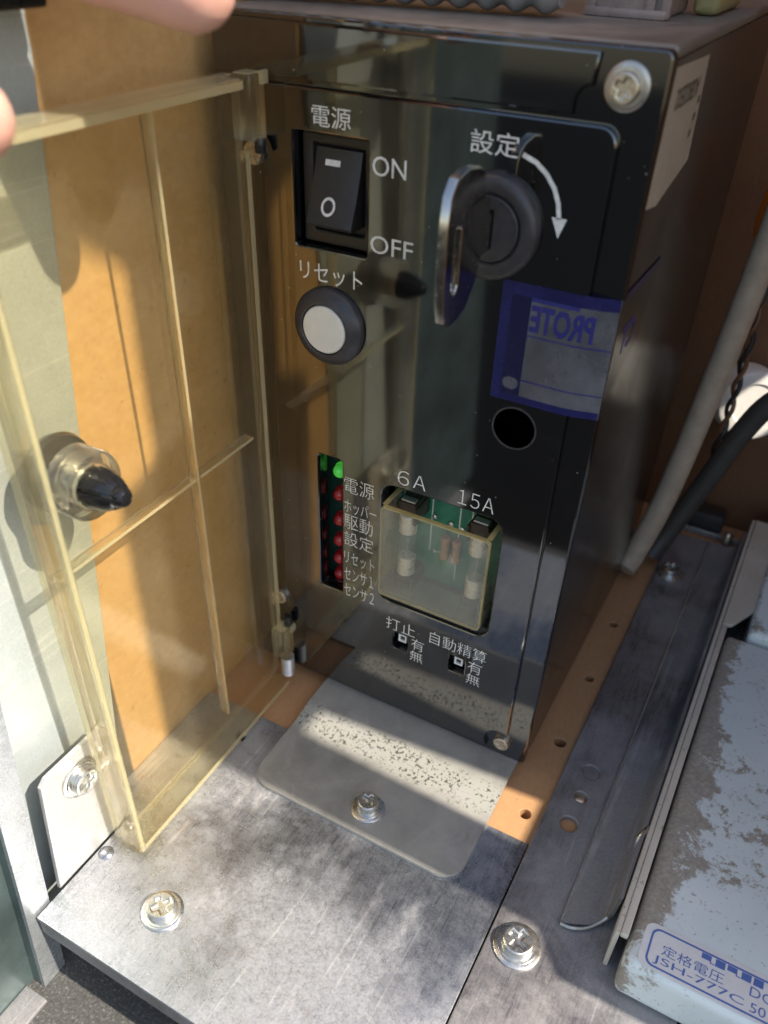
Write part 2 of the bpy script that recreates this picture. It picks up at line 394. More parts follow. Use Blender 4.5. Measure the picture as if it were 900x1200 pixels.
# ------------------------------------------------------------------ mesh helpers
class MB:
    def __init__(s): s.v = []; s.f = []; s.mi = []; s.fl = []
    def add(s, verts, faces, mi=0, flat=False):
        o = len(s.v)
        s.v += [Vector(p) for p in verts]
        s.f += [tuple(i + o for i in f) for f in faces]
        s.mi += [mi] * len(faces); s.fl += [flat] * len(faces)
        return s
    def box(s, x0, x1, y0, y1, z0, z1, bev=0.0, mi=0, seg=2):
        bm = bmesh.new()
        vs = [bm.verts.new((x, y, z)) for x in (x0, x1) for y in (y0, y1) for z in (z0, z1)]
        for q in ((0, 1, 3, 2), (4, 6, 7, 5), (0, 4, 5, 1), (2, 3, 7, 6), (0, 2, 6, 4), (1, 5, 7, 3)):
            bm.faces.new([vs[i] for i in q])
        if bev > 0:
            bmesh.ops.bevel(bm, geom=bm.edges[:], offset=bev, segments=seg, affect='EDGES', profile=0.6)
        bm.verts.index_update()
        s.add([v.co.copy() for v in bm.verts], [[v.index for v in f.verts] for f in bm.faces], mi)
        bm.free()
        return s
    def plate(s, loops, o, u, v, n, th, bev=0.0, mi=0, mi_side=None):
        """loops: 2-D outlines (outer first, then holes); from o along u, v; thickness th along n"""
        o, u, v, n = Vector(o), Vector(u), Vector(v), Vector(n)
        if mi_side is None: mi_side = mi
        def area(l): return sum(l[i - 1][0] * l[i][1] - l[i][0] * l[i - 1][1] for i in range(len(l)))
        L = []
        for k, l in enumerate(loops):
            l = list(l)
            if (area(l) > 0) != (k == 0): l.reverse()
            L.append(l)
        def inset(l, d):
            r = []
            for i in range(len(l)):
                a, b, c = Vector(l[i - 1]), Vector(l[i]), Vector(l[(i + 1) % len(l)])
                e1 = (b - a).normalized(); e2 = (c - b).normalized()
                n1 = Vector((-e1.y, e1.x)); n2 = Vector((-e2.y, e2.x))
                mm = n1 + n2
                if mm.length < 1e-6: mm = n1
                mm.normalize()
                r.append(b + mm * (d / max(0.4, mm.dot(n1))))
            return r
        P = lambda q, h: o + u * q[0] + v * q[1] + n * h
        Li = [inset(l, bev) for l in L] if bev > 0 else L
        tri = tessellate_polygon([[Vector((q[0], q[1], 0)) for q in l] for l in Li])
        flat = [q for l in Li for q in l]
        s.add([P(q, th) for q in flat], tri, mi, True)
        s.add([P(q, 0) for q in (flat if bev == 0 else [q for l in L for q in l])], tri, mi, True)
        for l, li in zip(L, Li):
            k = len(l)
            rings = [[P(q, 0) for q in l], [P(q, th - bev) for q in l]]
            if bev > 0:
                mid = inset(l, bev * 0.3)
                rings.append([P(q, th - bev * 0.3) for q in mid])
                rings.append([P(q, th) for q in li])
            vs = [p for r in rings for p in r]
            fs = [(a * k + i, a * k + (i + 1) % k, (a + 1) * k + (i + 1) % k, (a + 1) * k + i)
                  for a in range(len(rings) - 1) for i in range(k)]
            s.add(vs, fs, mi_side)
        return s
    def lathe(s, prof, o, axis, seg=32, mi=0, rfun=None):
        """prof: (radius, height) along axis from o"""
        o, a = Vector(o), Vector(axis).normalized()
        u = a.orthogonal().normalized(); w = a.cross(u)
        vs = []
        for r, h in prof:
            for i in range(seg):
                t_ = 2 * math.pi * i / seg
                rr = r * (rfun(t_, h) if rfun else 1)
                vs.append(o + a * h + (u * math.cos(t_) + w * math.sin(t_)) * rr)
        fs = [(k * seg + i, k * seg + (i + 1) % seg, (k + 1) * seg + (i + 1) % seg, (k + 1) * seg + i)
              for k in range(len(prof) - 1) for i in range(seg)]
        if prof[0][0] > 1e-4: fs.append(tuple(range(seg)))
        if prof[-1][0] > 1e-4: fs.append(tuple((len(prof) - 1) * seg + i for i in range(seg)))
        return s.add(vs, fs, mi)
    def tube(s, pts, r, seg=12, mi=0, sub=6):
        pts = [Vector(p) for p in pts]
        rs = r if isinstance(r, (list, tuple)) else [r] * len(pts)
        if sub > 1 and len(pts) > 2:
            q = []; rq = []
            for i in range(len(pts) - 1):
                p0 = pts[max(0, i - 1)]; p1 = pts[i]; p2 = pts[i + 1]; p3 = pts[min(len(pts) - 1, i + 2)]
                for k in range(sub):
                    t_ = k / sub
                    q.append(0.5 * ((2 * p1) + (-p0 + p2) * t_ + (2 * p0 - 5 * p1 + 4 * p2 - p3) * t_ ** 2 + (-p0 + 3 * p1 - 3 * p2 + p3) * t_ ** 3))
                    rq.append(rs[i] + (rs[i + 1] - rs[i]) * t_)
            q.append(pts[-1]); rq.append(rs[-1])
            pts, rs = q, rq
        vs = []; up = None
        for i, p in enumerate(pts):
            d = (pts[min(i + 1, len(pts) - 1)] - pts[max(i - 1, 0)]).normalized()
            if up is None: up = d.orthogonal().normalized()
            up = (up - d * up.dot(d)).normalized(); w = d.cross(up)
            for k in range(seg):
                a = 2 * math.pi * k / seg
                vs.append(p + (up * math.cos(a) + w * math.sin(a)) * rs[i])
        fs = [(i * seg + k, i * seg + (k + 1) % seg, (i + 1) * seg + (k + 1) % seg, (i + 1) * seg + k)
              for i in range(len(pts) - 1) for k in range(seg)]
        fs += [tuple(range(seg)), tuple((len(pts) - 1) * seg + k for k in range(seg))]
        return s.add(vs, fs, mi)
    def extrude(s, prof, o, u, v, n, th, mi=0):
        return s.plate([prof], o, u, v, n, th, 0, mi)
    def build(s, name, mats, parent=None, smooth=False, merge=True):
        root = parent
        off = Vector((0, 0, 0))
        if parent is not None:
            while root.parent: root = root.parent
            off = root.location / S
        me = bpy.data.meshes.new(name)
        me.from_pydata([(p - off) * S for p in s.v], [], s.f)
        bm = bmesh.new(); bm.from_mesh(me)
        for f, k, fl in zip(bm.faces, s.mi, s.fl):
            f.material_index = k
            f.smooth = smooth and not fl
        if merge: bmesh.ops.remove_doubles(bm, verts=bm.verts, dist=1e-6)
        bmesh.ops.recalc_face_normals(bm, faces=bm.faces)
        if smooth:
            for e in bm.edges:
                if len(e.link_faces) == 2: e.smooth = e.calc_face_angle(0.0) < R(35)
        bm.to_mesh(me); bm.free()
        for mm in (mats if isinstance(mats, (list, tuple)) else [mats]): me.materials.append(MATS[mm])
        ob = bpy.data.objects.new(name, me)
        COL.objects.link(ob)
        if parent is not None: ob.parent = parent
        return ob

def thing(name, label, cat, loc, group=None):
    o = bpy.data.objects.new(name, None)
    o.empty_display_size = 0.01
    COL.objects.link(o)
    o.location = Vector(loc) * S
    o['label'] = label; o['category'] = cat
    if group: o['group'] = group
    return o
def tag(o, label, cat, group=None):
    o['label'] = label; o['category'] = cat
    if group: o['group'] = group
    return o
def struct(o):
    o['kind'] = 'structure'
    return o

def rect(x0, x1, y0, y1, r=0.0, seg=6):
    if r <= 0: return [(x0, y0), (x1, y0), (x1, y1), (x0, y1)]
    p = []
    for cx, cy, a0 in ((x1 - r, y0 + r, -90), (x1 - r, y1 - r, 0), (x0 + r, y1 - r, 90), (x0 + r, y0 + r, 180)):
        for k in range(seg + 1):
            a = R(a0 + 90 * k / seg)
            p.append((cx + r * math.cos(a), cy + r * math.sin(a)))
    return p
def circ(cx, cy, r, seg=28): return [(cx + r * math.cos(2 * math.pi * k / seg), cy + r * math.sin(2 * math.pi * k / seg)) for k in range(seg)]
def plus(cx, cy, a, w, rot=0.0):
    p = [(w, w), (w, a), (-w, a), (-w, w), (-a, w), (-a, -w), (-w, -w), (-w, -a), (w, -a), (w, -w), (a, -w), (a, w)]
    c, s_ = math.cos(rot), math.sin(rot)
    return [(cx + x * c - y * s_, cy + x * s_ + y * c) for x, y in p]
FX, FZ, FN = (1, 0, 0), (0, 0, 1), (0, -1, 0)        # front-face axes (out of the panel = -Y)
UP = (0, 0, 1)

def screw(parent, c, n, r, h, washer=0.0, rot=0.3, mat='zinc_screw', name='screw'):
    """pan-head cross screw; c sits on the surface, n points out of it"""
    n = Vector(n).normalized(); u = n.orthogonal().normalized(); v = n.cross(u); c = Vector(c)
    mb = MB()
    base = 0.0
    if washer:
        base = 0.9
    mb.lathe([(r * 0.98, base), (r, base + h * 0.35), (r * 0.95, base + h * 0.6)], c, n, 28)
    mb.plate([circ(0, 0, r * 0.95, 28), plus(0, 0, r * 0.58, r * 0.17, rot)], c + n * (base + h * 0.5), u, v, n, h * 0.5, r * 0.12)
    head = mb.build(name, mat, parent, True)
    if washer:
        w = MB().lathe([(washer, 0.02), (washer, 0.55), (washer * 0.93, 0.75), (r * 1.1, 0.8)], c, n, 32)
        w.lathe([(r * 1.18, 0.75), (r * 1.18, 1.25), (r * 0.9, 1.3)], c, n, 28)
        w.build('washer', 'hinge_steel' if mat == 'screw_brass' else mat, head if head.parent and not head.parent.parent else parent, True)
    return head

TEXTS = []
def text(body, x0, x1, z0, z1, mp, parent, mat='print_white', name='lettering', weight=0.0, mirror=False, space=1.0):
    """fit the body into a rectangle, then map it with mp(a, b) -> world mm"""
    TEXTS.append((body, x0, x1, z0, z1, mp, parent, mat, name, weight, mirror, space))
def flush_texts():
    tmp = []
    for k in TEXTS:
        c = bpy.data.curves.new('tmp_text', 'FONT')
        c.body = k[0]; c.size = 1.0; c.resolution_u = 3; c.offset = k[9]; c.space_character = k[11]
        o = bpy.data.objects.new('tmp_text', c); COL.objects.link(o); tmp.append(o)
    bpy.context.view_layer.update()
    dg = bpy.context.evaluated_depsgraph_get()
    for o, (body, x0, x1, z0, z1, mp, parent, mat, name, wgt, mirror, spc) in zip(tmp, TEXTS):
        me = bpy.data.meshes.new_from_object(o.evaluated_get(dg))
        xs = [v.co.x for v in me.vertices]; ys = [v.co.y for v in me.vertices]
        ax, bx, ay, by = min(xs), max(xs), min(ys), max(ys)
        vs = []
        for v in me.vertices:
            fx = (v.co.x - ax) / max(1e-6, bx - ax); fy = (v.co.y - ay) / max(1e-6, by - ay)
            if mirror: fx = 1 - fx
            vs.append(Vector(mp(x0 + (x1 - x0) * fx, z0 + (z1 - z0) * fy)))
        mb = MB(); mb.add(vs, [tuple(p.vertices) for p in me.polygons])
        mb.build(name, mat, parent, merge=False)
        bpy.data.meshes.remove(me)
    for o in tmp:
        c = o.data; bpy.data.objects.remove(o); bpy.data.curves.remove(c)

# ================================================================== setting
PLZ = -3.0                                             # top of the base plate
sill = struct(MB().box(-400, 300, -152, -100, -36.5, -33.5, 1.0).build('cabinet_sill', 'sill_grit'))
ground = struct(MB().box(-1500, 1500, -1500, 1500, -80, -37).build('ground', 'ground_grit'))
def slab(name, mat, *b):
    return struct(MB().box(*b, 0.6).build(name, mat))
wall_l = slab('cabinet_wall_left', 'hardboard', -121, -103, -60, 186, -36, 520)
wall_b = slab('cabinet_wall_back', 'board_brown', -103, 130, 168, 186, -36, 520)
# right-hand cabinet side: unseen, edge steps and cut-outs added to shape the sunlight
outer = [(-55, -36), (186, -36), (186, 520), (-45, 520), (-45, 418), (-30, 408), (-30, 352), (-45, 346), (-45, 118), (-55, 108)]
sun_slot = [(-24.5, 130), (-6.5, 130), (-13.5, 222), (-22.5, 222)]
wall_r = MB().plate([outer, sun_slot, circ(150.5, 177, 17)], (130, 0, 0), (0, 1, 0), (0, 0, 1), (1, 0, 0), 6, 0.3).build('cabinet_wall_right', 'hardboard')
struct(wall_r)
fb = [rect(-103, 45, -26, 168)] + [circ(x, y, r, 18) for x, y, r in ((6.2, 80.7, 1.5), (6.7, 49.3, 1.6), (7.2, 17.3, 1.9), (7.0, -13.4, 1.7))]
floor_b = struct(MB().plate(fb, (0, 0, -10), (1, 0, 0), (0, 1, 0), UP, 6.0, 0.25).build('floor_board', 'hardboard_floor'))
struct(MB().box(-103, 45, -20, 168, -35.8, -10.5).build('under_floor_dark', 'dark_gap'))  # near-black block added so the board holes look deep in shade

# ================================================================== power supply unit
psu = thing('power_supply_unit', 'glossy black power supply box with switch, lock, LEDs and fuse window', 'power supply', (-45, 60, 0))
# open-fronted case
cs = MB()
cs.box(-95.8, -94.6, 3.2, 124, 0.4, 188.6, 0.2)
cs.box(-1.0, 0.2, 3.2, 124, 0.4, 188.6, 0.2)
cs.box(-94.5, -1.1, 122.5, 123.8, 0.6, 188.4)
cs.box(-94.5, -1.1, 3.4, 122.4, 0.5, 1.6)
cs.build('case', 'case_dark', psu)
lid = MB().box(-96.6, 0.6, 3.2, 124.5, 188.7, 191.0, 0.9, seg=3).build('lid', 'lid_dusty', psu, True)
# face plate (lower level)
HOLE = (-17.3, 113.9)
SW = (-75.7, -57.0, 145.5, 169.9)
LEDW = (-71.0, -63.5, 43.2, 90.0)
FW = (-51.2, -16.5, 46.6, 87.2)
DIP = [(-45.6, -40.7, 28.9, 35.2), (-27.0, -21.9, 28.9, 35.0)]
holes = [rect(*SW, 0.6), rect(*LEDW, 1.2), rect(*FW, 4.0), circ(*HOLE, 5.0)] + [rect(*d, 0.3) for d in DIP]
def hl(e): return [rect(SW[0] - e, SW[1] + e, SW[2] - e, SW[3] + e, 0.6), rect(LEDW[0] - e, LEDW[1] + e, LEDW[2] - e, LEDW[3] + e, 1.2),
                   rect(FW[0] - e, FW[1] + e, FW[2] - e, FW[3] + e, 4.0), circ(*HOLE, 5.0 + e)] + [rect(d[0] - e, d[1] + e, d[2] - e, d[3] + e, 0.3) for d in DIP]
base_outline = rect(-97, 0.7, 0.0, 190.6, 1.5)
MB().plate([base_outline] + hl(0.15), (0, 3.0, 0), FX, FZ, FN, 3.0, 0.4).build('face_plate', 'panel_black', psu, True)
# raised inner panel with notches for the corner screws
def notch(pts_before, cx, cz, r, a0, a1, k=8):
    return pts_before + [(cx + r * math.cos(R(a0 + (a1 - a0) * i / k)), cz + r * math.sin(R(a0 + (a1 - a0) * i / k))) for i in range(k + 1)]
ol = []
ol += [(-84.2, 3.0)]
ol = notch(ol, -7.5, 6.2, 5.2, 217, 70)                # bottom right screw
ol += [(-5.7, 13.0)]
for k in range(7): ol.append((-9.2 + 3.5 * math.cos(R(15 * k)), 174.8 + 3.5 * math.sin(R(15 * k))))
ol += [(-83.4, 178.3)]
ol += [(-84.2, 177.4)]
ol = notch(ol, -87.0, 163.6, 5.4, 58, -58)
ol = notch(ol, -87.4, 30.0, 5.4, 58, -58)
MB().plate([ol] + hl(0.0), (0, -0.02, 0), FX, FZ, FN, 1.5, 0.45).build('raised_panel', 'panel_black', psu, True)
top = [(-96, 179.3), (-15.0, 179.3)]
for k in range(7): top.append((-12.0 - 3 * math.sin(R(90 - 15 * k)) + 0.0, 181.5 + 3.0 * math.sin(R(15 * k)) - 0.3))
top += [(-11.5, 189.6), (-96, 189.6)]
MB().plate([top], (0, -0.02, 0), FX, FZ, FN, 1.0, 0.45).build('top_strip', 'panel_black', psu, True)
# corner screws
screw(psu, (-6.2, 0, 184.6), FN, 2.7, 1.6, 4.0, 0.4, 'screw_brass', 'panel_screw')
screw(psu, (-87.0, 0, 163.6), FN, 2.6, 1.6, 0, 0.2, 'screw_brass', 'panel_screw')
screw(psu, (-87.4, 0, 30.0), FN, 2.6, 1.6, 0, 0.7, 'screw_brass', 'panel_screw')
screw(psu, (-7.2, 0, 6.2), FN, 2.6, 1.6, 0, 0.5, 'screw_brass', 'panel_screw')
# rim of the round hole
MB().lathe([(5.0, 0.0), (5.05, 0.12), (5.45, 0.12), (5.5, 0.0)], (HOLE[0], -1.5, HOLE[1]), FN, 32).build('hole_rim', 'plastic_charcoal', psu, True)
MB().lathe([(4.9, 0), (4.9, -14), (0.01, -14)], (HOLE[0], 1.0, HOLE[1]), FN, 24).build('hole_dark_cup', 'dark_gap', psu, True)  # near-black cup puts the shade inside the hole into colour

def on_panel(d=1.545): return lambda a, b: (a, -d, b)

# power switch
sw = MB()
sw.plate([rect(-75.2, -57.4, 145.9, 169.5, 1.0), rect(-72.4, -59.3, 148.9, 167.4, 0.5)], (0, 3.2, 0), FX, FZ, FN, 2.0, 0.5)
sw.box(-75.2, -57.4, 3.3, 12, 145.9, 169.5)
switch = sw.build('power_switch', 'plastic_rocker', psu, True)
prof = [(5.0, 150.6), (-2.9, 150.9), (-3.5, 151.6), (-1.2, 157.0), (0.6, 162.5), (1.6, 166.6), (5.0, 166.8)]
rk = MB().plate([prof], (-71.6, 0, 0), (0, 1, 0), (0, 0, 1), (1, 0, 0), 11.6, 0.25).build('rocker', 'plastic_rocker', switch, True)
def on_rocker(d):
    tab = [(151.6, -3.5), (157.0, -1.2), (162.5, 0.6), (166.6, 1.6)]
    def f(a, b):
        for (z0, y0), (z1, y1) in zip(tab, tab[1:]):
            if b <= z1: break
        return (a, y0 + (y1 - y0) * (b - z0) / (z1 - z0) - d, b)
    return f
f = on_rocker(0.08)
MB().add([f(*p) for p in ((-69.0, 163.2), (-65.2, 163.2), (-65.2, 164.4), (-69.0, 164.4))], [(0, 1, 2, 3)]).build('on_mark', 'print_white', switch)
mb = MB(); n = 28
mb.add([f(-66.7 + r * math.cos(2 * math.pi * k / n), 155.3 + 1.05 * r * math.sin(2 * math.pi * k / n)) for r in (1.25, 1.8) for k in range(n)],
       [(k, (k + 1) % n, n + (k + 1) % n, n + k) for k in range(n)])
mb.build('off_mark', 'print_white', switch)
# reset button
RB = (-66.8, -1.5, 127.4)
rb = MB().lathe([(9.6, 0), (9.6, 0.9), (9.2, 1.6), (6.9, 3.1), (6.4, 3.2), (6.2, 3.0), (6.2, 1.0)], RB, FN, 48).build('reset_button', 'plastic_charcoal', psu, True)
MB().lathe([(5.9, 1.0), (5.9, 2.9), (5.6, 3.25), (3.5, 3.42), (0.01, 3.5)], RB, FN, 40).build('button_cap', 'button_cream', rb, True)
# key lock
LK = (-27.9, -1.5, 157.6)
lk = MB().lathe([(10.4, 0), (10.4, 1.7), (9.9, 2.5), (9.0, 2.9), (7.2, 2.6), (6.9, 2.2), (6.7, 1.6)], LK, FN, 56).build('key_lock', 'plastic_charcoal', psu, True)
core = MB().plate([circ(0, 0, 6.5, 48), rect(-0.9, 0.9, -3.9, 3.9, 0.3, 2)], (LK[0], -1.0, LK[2]), FX, FZ, FN, 2.9, 0.3).build('lock_core', 'plastic_charcoal', lk, True)
# turn arrow: curved band plus head
mb = MB()
arc = [(-23.2, 171.7), (-20.4, 170.7), (-18.0, 168.9), (-16.1, 166.6), (-14.9, 164.0), (-14.3, 161.2)]
q = [Vector(p) for p in arc]; vs = []
for i, p in enumerate(q):
    d = (q[min(i + 1, 5)] - q[max(i - 1, 0)]).normalized(); nn = Vector((-d.y, d.x)) * 0.45
    for k in (nn, -nn): vs.append((p.x + k.x, -1.545, p.y + k.y))
mb.add(vs, [(2 * i, 2 * i + 1, 2 * i + 3, 2 * i + 2) for i in range(5)])
mb.add([(-15.8, -1.545, 161.4), (-12.7, -1.545, 161.4), (-14.0, -1.545, 157.6)], [(0, 1, 2)])
mb.build('turn_arrow', 'print_white', psu)
# printed words
tp = on_panel()
text('電源', -70.8, -61.2, 171.2, 175.3, tp, psu)
text('設定', -34.2, -24.1, 170.8, 175.0, tp, psu)
text('ON', -55.9, -47.9, 163.4, 167.3, tp, psu)
text('OFF', -56.1, -45.5, 147.2, 151.1, tp, psu)
text('リセット', -75.0, -58.0, 137.6, 142.0, tp, psu)
text('６', -46.6, -43.2, 88.6, 93.0, tp, psu, weight=-0.012)
text('Ａ', -42.0, -38.4, 88.9, 93.0, tp, psu, weight=-0.012)
text('１５Ａ', -29.2, -19.4, 88.6, 93.0, tp, psu, weight=-0.012, space=0.5)
for s_, z0, z1, x1 in (('電源', 80.4, 85.4, -53.5), ('ホッパー', 73.6, 78.0, -52.6), ('駆動', 68.0, 73.1, -53.6), ('設定', 62.0, 67.0, -53.3),
                       ('リセット', 55.2, 59.6, -52.8), ('センサ１', 48.9, 53.6, -53.0), ('センサ２', 42.6, 47.3, -52.6)):
    text(s_, -62.8, x1, z0, z1, tp, psu, weight=-0.012)
text('打止', -48.2, -38.4, 36.0, 40.7, tp, psu, weight=-0.012)
text('自動精算', -33.6, -15.6, 36.8, 41.6, tp, psu, weight=-0.012)
text('有', -39.4, -35.2, 31.4, 35.8, tp, psu, weight=-0.012)
text('無', -39.6, -35.3, 26.6, 30.8, tp, psu, weight=-0.012)
text('有', -20.8, -16.5, 31.5, 36.0, tp, psu, weight=-0.012)
text('無', -20.9, -16.6, 26.7, 30.9, tp, psu, weight=-0.012)
# indicator window with six LEDs
lw = MB()
lw.box(-73.5, -61.5, 6.6, 7.8, 38, 91)
led_panel = lw.build('led_board', 'board_green_dark', psu)
rnd = random.Random(4)
for i, z in enumerate((81.6, 73.6, 64.6, 57.0, 50.2, 43.9)):
    c = (-68.0 + rnd.uniform(-.2, .2), 6.55, z)
    MB().lathe([(2.3, 0), (2.3, 0.5), (2.05, 0.55), (2.05, 1.6), (1.85, 2.4), (1.35, 3.05), (0.7, 3.4), (0.01, 3.5)], c, FN, 24).build(
        'led', 'led_green' if i == 0 else 'led_red', led_panel, True)['label'] = 'lit green indicator LED' if i == 0 else 'dark red indicator LED'
# fuse bay
bay = MB().box(-53.5, -14.0, 11.0, 12.4, 40, 92).build('circuit_board', 'board_green', psu)
tr = MB()
for x0, x1, z0, z1 in ((-41.5, -41.1, 60, 84), (-33, -32.6, 52, 78), (-40, -31, 60.2, 60.6), (-29.4, -29, 70, 86), (-50.5, -50.1, 66, 82)):
    tr.box(x0, x1, 10.86, 10.98, z0, z1)
tr.build('silkscreen', 'print_white', bay)
for x, z, r_ in ((-40.4, 72.5, 0.9), (-35.2, 71.8, 1.0), (-31.8, 71.2, 1.0), (-39.6, 60.5, 0.7)):
    MB().lathe([(r_, 0), (r_ * 0.8, 0.6), (0.01, 1.0)], (x, 10.98, z), FN, 14).build('solder_pad', 'zinc_screw', bay, True)
for x in (-35.8, -32.2):
    MB().lathe([(0.01, -4), (1.3, -3.8), (1.5, -2.6), (1.2, -1.6), (1.2, 1.6), (1.5, 2.6), (1.3, 3.8), (0.01, 4)], (x, 9.0, 64.5), (0, 0, 1), 16).build('resistor', 'resistor_tan', bay, True)
MB().box(-49.5, -43.2, 9.4, 10.9, 45.5, 50.0, 0.4).build('red_block', 'part_red', bay, True)
MB().box(-27.5, -21.0, 9.4, 10.9, 47.0, 53.0, 0.4).build('red_block', 'part_red', bay, True)
for x, zt in ((-45.6, 75.6), (-24.2, 76.4)):
    y = 4.6
    fz = MB().lathe([(2.3, 5.0), (2.3, 16)], (x, y, zt - 21), (0, 0, 1), 24).build('fuse', 'tube_glass', psu, True)
    for z0, z1 in ((0, 6.2), (14.8, 21)):
        MB().lathe([(2.3, z0), (2.6, z0 + 0.25), (2.6, z1 - 0.25), (2.3, z1)], (x, y, zt - 21), (0, 0, 1), 24).build('end_cap', 'cap_metal', fz, True)
    MB().tube([(x, y, zt - 15), (x + 0.2, y, zt - 10), (x, y, zt - 6)], 0.18, 6).build('fuse_wire', 'zinc_screw', fz)
    for zz in (zt + 2.6, zt - 22.6):
        cl = MB()
        cl.box(x - 2.6, x + 2.8, 2.6, 10.8, zz - 1.7, zz + 1.9, 0.7)
        cl.box(x - 3.2, x - 2.5, 2.2, 10.8, zz - 4.5, zz + 0.8, 0.1)
        cl.box(x + 2.6, x + 3.3, 2.2, 10.8, zz - 4.5, zz + 0.8, 0.1)
        clip = cl.build('fuse_clip', 'clip_brown', psu, True)
    MB().box(x - 1.8, x + 2.4, 3.0, 5.0, zt + 4.6, zt + 5.3, 0.2).build('clip_tab', 'zinc_edge', psu, True)
# clear fuse cover: U-shaped trough open at the top
cx0, cx1, cy0, cy1, cz0, cz1 = -50.0, -18.3, -4.2, 6.0, 50.6, 81.6
fc = MB()
fc.plate([rect(cx0, cx1, cz0, cz1, 1.2, 4)], (0, cy0 + 1.3, 0), FX, FZ, FN, 1.3, 0.25, 0, 1)
fcov = fc.build('fuse_cover', ['acrylic_fuse', 'acrylic_fuse_edge'], psu, True)
sidew = MB()
sidew.box(cx0 + 0.05, cx0 + 1.35, cy0 + 1.35, cy1, cz0 + 0.3, cz1 - 0.02, 0.1)
sidew.build('side_wall', 'acrylic_fuse', fcov)
sidew = MB()
sidew.box(cx1 - 1.35, cx1 - 0.05, cy0 + 1.35, cy1, cz0 + 0.3, cz1 - 0.02, 0.1)
sidew.build('side_wall', 'acrylic_fuse', fcov)
for x0, x1, y0, y1 in ((cx0 + 0.02, cx0 + 1.4, cy0 + 1.3, cy1), (cx1 - 1.4, cx1 - 0.02, cy0 + 1.3, cy1), (cx0 + 1.0, cx1 - 1.0, cy0 + 0.05, cy0 + 1.3)):
    MB().box(x0, x1, y0, y1, cz1 + 0.01, cz1 + 0.25, 0.05).build('cut_edge', 'acrylic_fuse_edge', fcov)
MB().box(cx0 + 1, cx1 - 1, cy0 + 1.4, cy1, cz0 + 0.2, cz0 + 1.3).build('bottom_wall', 'acrylic_fuse', fcov)
MB().box(-52.5, -15.5, -0.6, 10.8, 44.5, 49.6, 0.4).build('bay_gap_dark', 'plastic_black', psu)  # black block stands in for the shaded gap below the fuse cover
# slide switches
for d in DIP:
    sl = MB()
    sl.box(d[0] - 0.6, d[1] + 0.6, 2.6, 6.0, d[2] - 0.6, d[3] + 0.6)
    so = sl.build('slide_switch', 'dark_gap', psu)
    cxd, czd = (d[0] + d[1]) / 2 + 0.1, (d[2] + d[3]) / 2 + 0.4
    MB().plate([rect(cxd - 1.3, cxd + 1.3, czd - 1.4, czd + 1.4), rect(cxd - 0.85, cxd + 0.85, czd - 0.95, czd + 0.95)], (0, 1.6, 0), FX, FZ, FN, 1.8).build('slider', 'plastic_white', so)
    MB().box(cxd - 0.84, cxd + 0.84, 0.4, 2.5, czd - 0.94, czd + 0.94).build('slider_face', 'plastic_charcoal', so)

# torn blue security seal wrapped round the edge of the box
PATH = [(-24.0, -1.62), (-7.5, -1.68), (-4.6, -1.35), (-1.6, -0.55), (0.55, -0.12), (0.85, 0.5), (0.80, 2.6), (0.42, 4.2), (0.42, 34.5)]
def on_seal(d):
    def f(a, b):                                       # a: distance along the film from its left edge
        for (x0, y0), (x1, y1) in zip(PATH, PATH[1:]):
            L = math.hypot(x1 - x0, y1 - y0)
            if a <= L or (x1, y1) == PATH[-1]: break
            a -= L
        t_ = a / L; nx, ny = (y1 - y0) / L, -(x1 - x0) / L
        return (x0 + (x1 - x0) * t_ + nx * d, y0 + (y1 - y0) * t_ + ny * d, b)
    return f
def seal_patch(a0, a1, b0, b1, d, name, mat, parent, k=40):
    f = on_seal(d); b0f = b0 if callable(b0) else (lambda a: b0); b1f = b1 if callable(b1) else (lambda a: b1)
    vs = []
    for i in range(k + 1):
        a = a0 + (a1 - a0) * i / k
        vs += [f(a, b0f(a)), f(a, b1f(a))]
    return MB().add(vs, [(2 * i, 2 * i + 2, 2 * i + 3, 2 * i + 1) for i in range(k)]).build(name, mat, parent, merge=False)
topf = lambda a: 147.6 if a < 26 else 147.6 - 0.02 * (a - 26)
botf = lambda a: 120.6 if a < 26 else 120.6 + 0.29 * (a - 26) + (max(0, a - 54) * 2.2)
seal = seal_patch(0, 25.2, botf, topf, 0.02, 'seal_sticker', ['film_clear'], psu, 60)
seal_patch(25.2, 59.5, botf, topf, 0.02, 'seal_flap', ['film_side'], seal, 60)
seal['label'] = 'torn blue and clear security seal wrapped round the edge'
seal_patch(0, 24.8, 145.0, 147.6, 0.06, 'seal_band', 'film_blue', seal)
seal_patch(0, 24.8, 120.6, 122.3, 0.06, 'seal_band', 'film_blue', seal)
seal_patch(0, 2.3, 122.3, 145.0, 0.06, 'seal_band', 'film_blue', seal, 4)
seal_patch(2.3, 6.7, 122.3, 145.0, 0.06, 'seal_void', 'film_void', seal, 6)
seal_patch(6.7, 24.8, 136.5, 136.8, 0.06, 'seal_line', 'print_blue', seal)
seal_patch(6.7, 24.8, 126.0, 126.3, 0.06, 'seal_line', 'print_blue', seal)
seal_patch(6.7, 17.0, 144.2, 145.0, 0.06, 'seal_line', 'print_blue', seal)
seal_patch(27, 58.5, lambda a: topf(a) - 1.6, topf, 0.06, 'seal_band', 'film_blue', seal)
text('PROTE', 6.9, 20.6, 137.6, 143.6, on_seal(0.07), seal, 'print_blue', 'seal_lettering', 0.035, True)
text('CT', 33, 44, 132, 139, on_seal(0.07), seal, 'print_blue', 'seal_lettering', 0.035, True)
f = on_seal(0.09)
mb = MB(); mb.add([f(4.4 + 1.9 * math.cos(a), 125.0 + 1.5 * math.sin(a)) for a in [2 * math.pi * k / 20 for k in range(20)]], [tuple(range(20))]); mb.build('glue_spot', 'film_clear', seal)
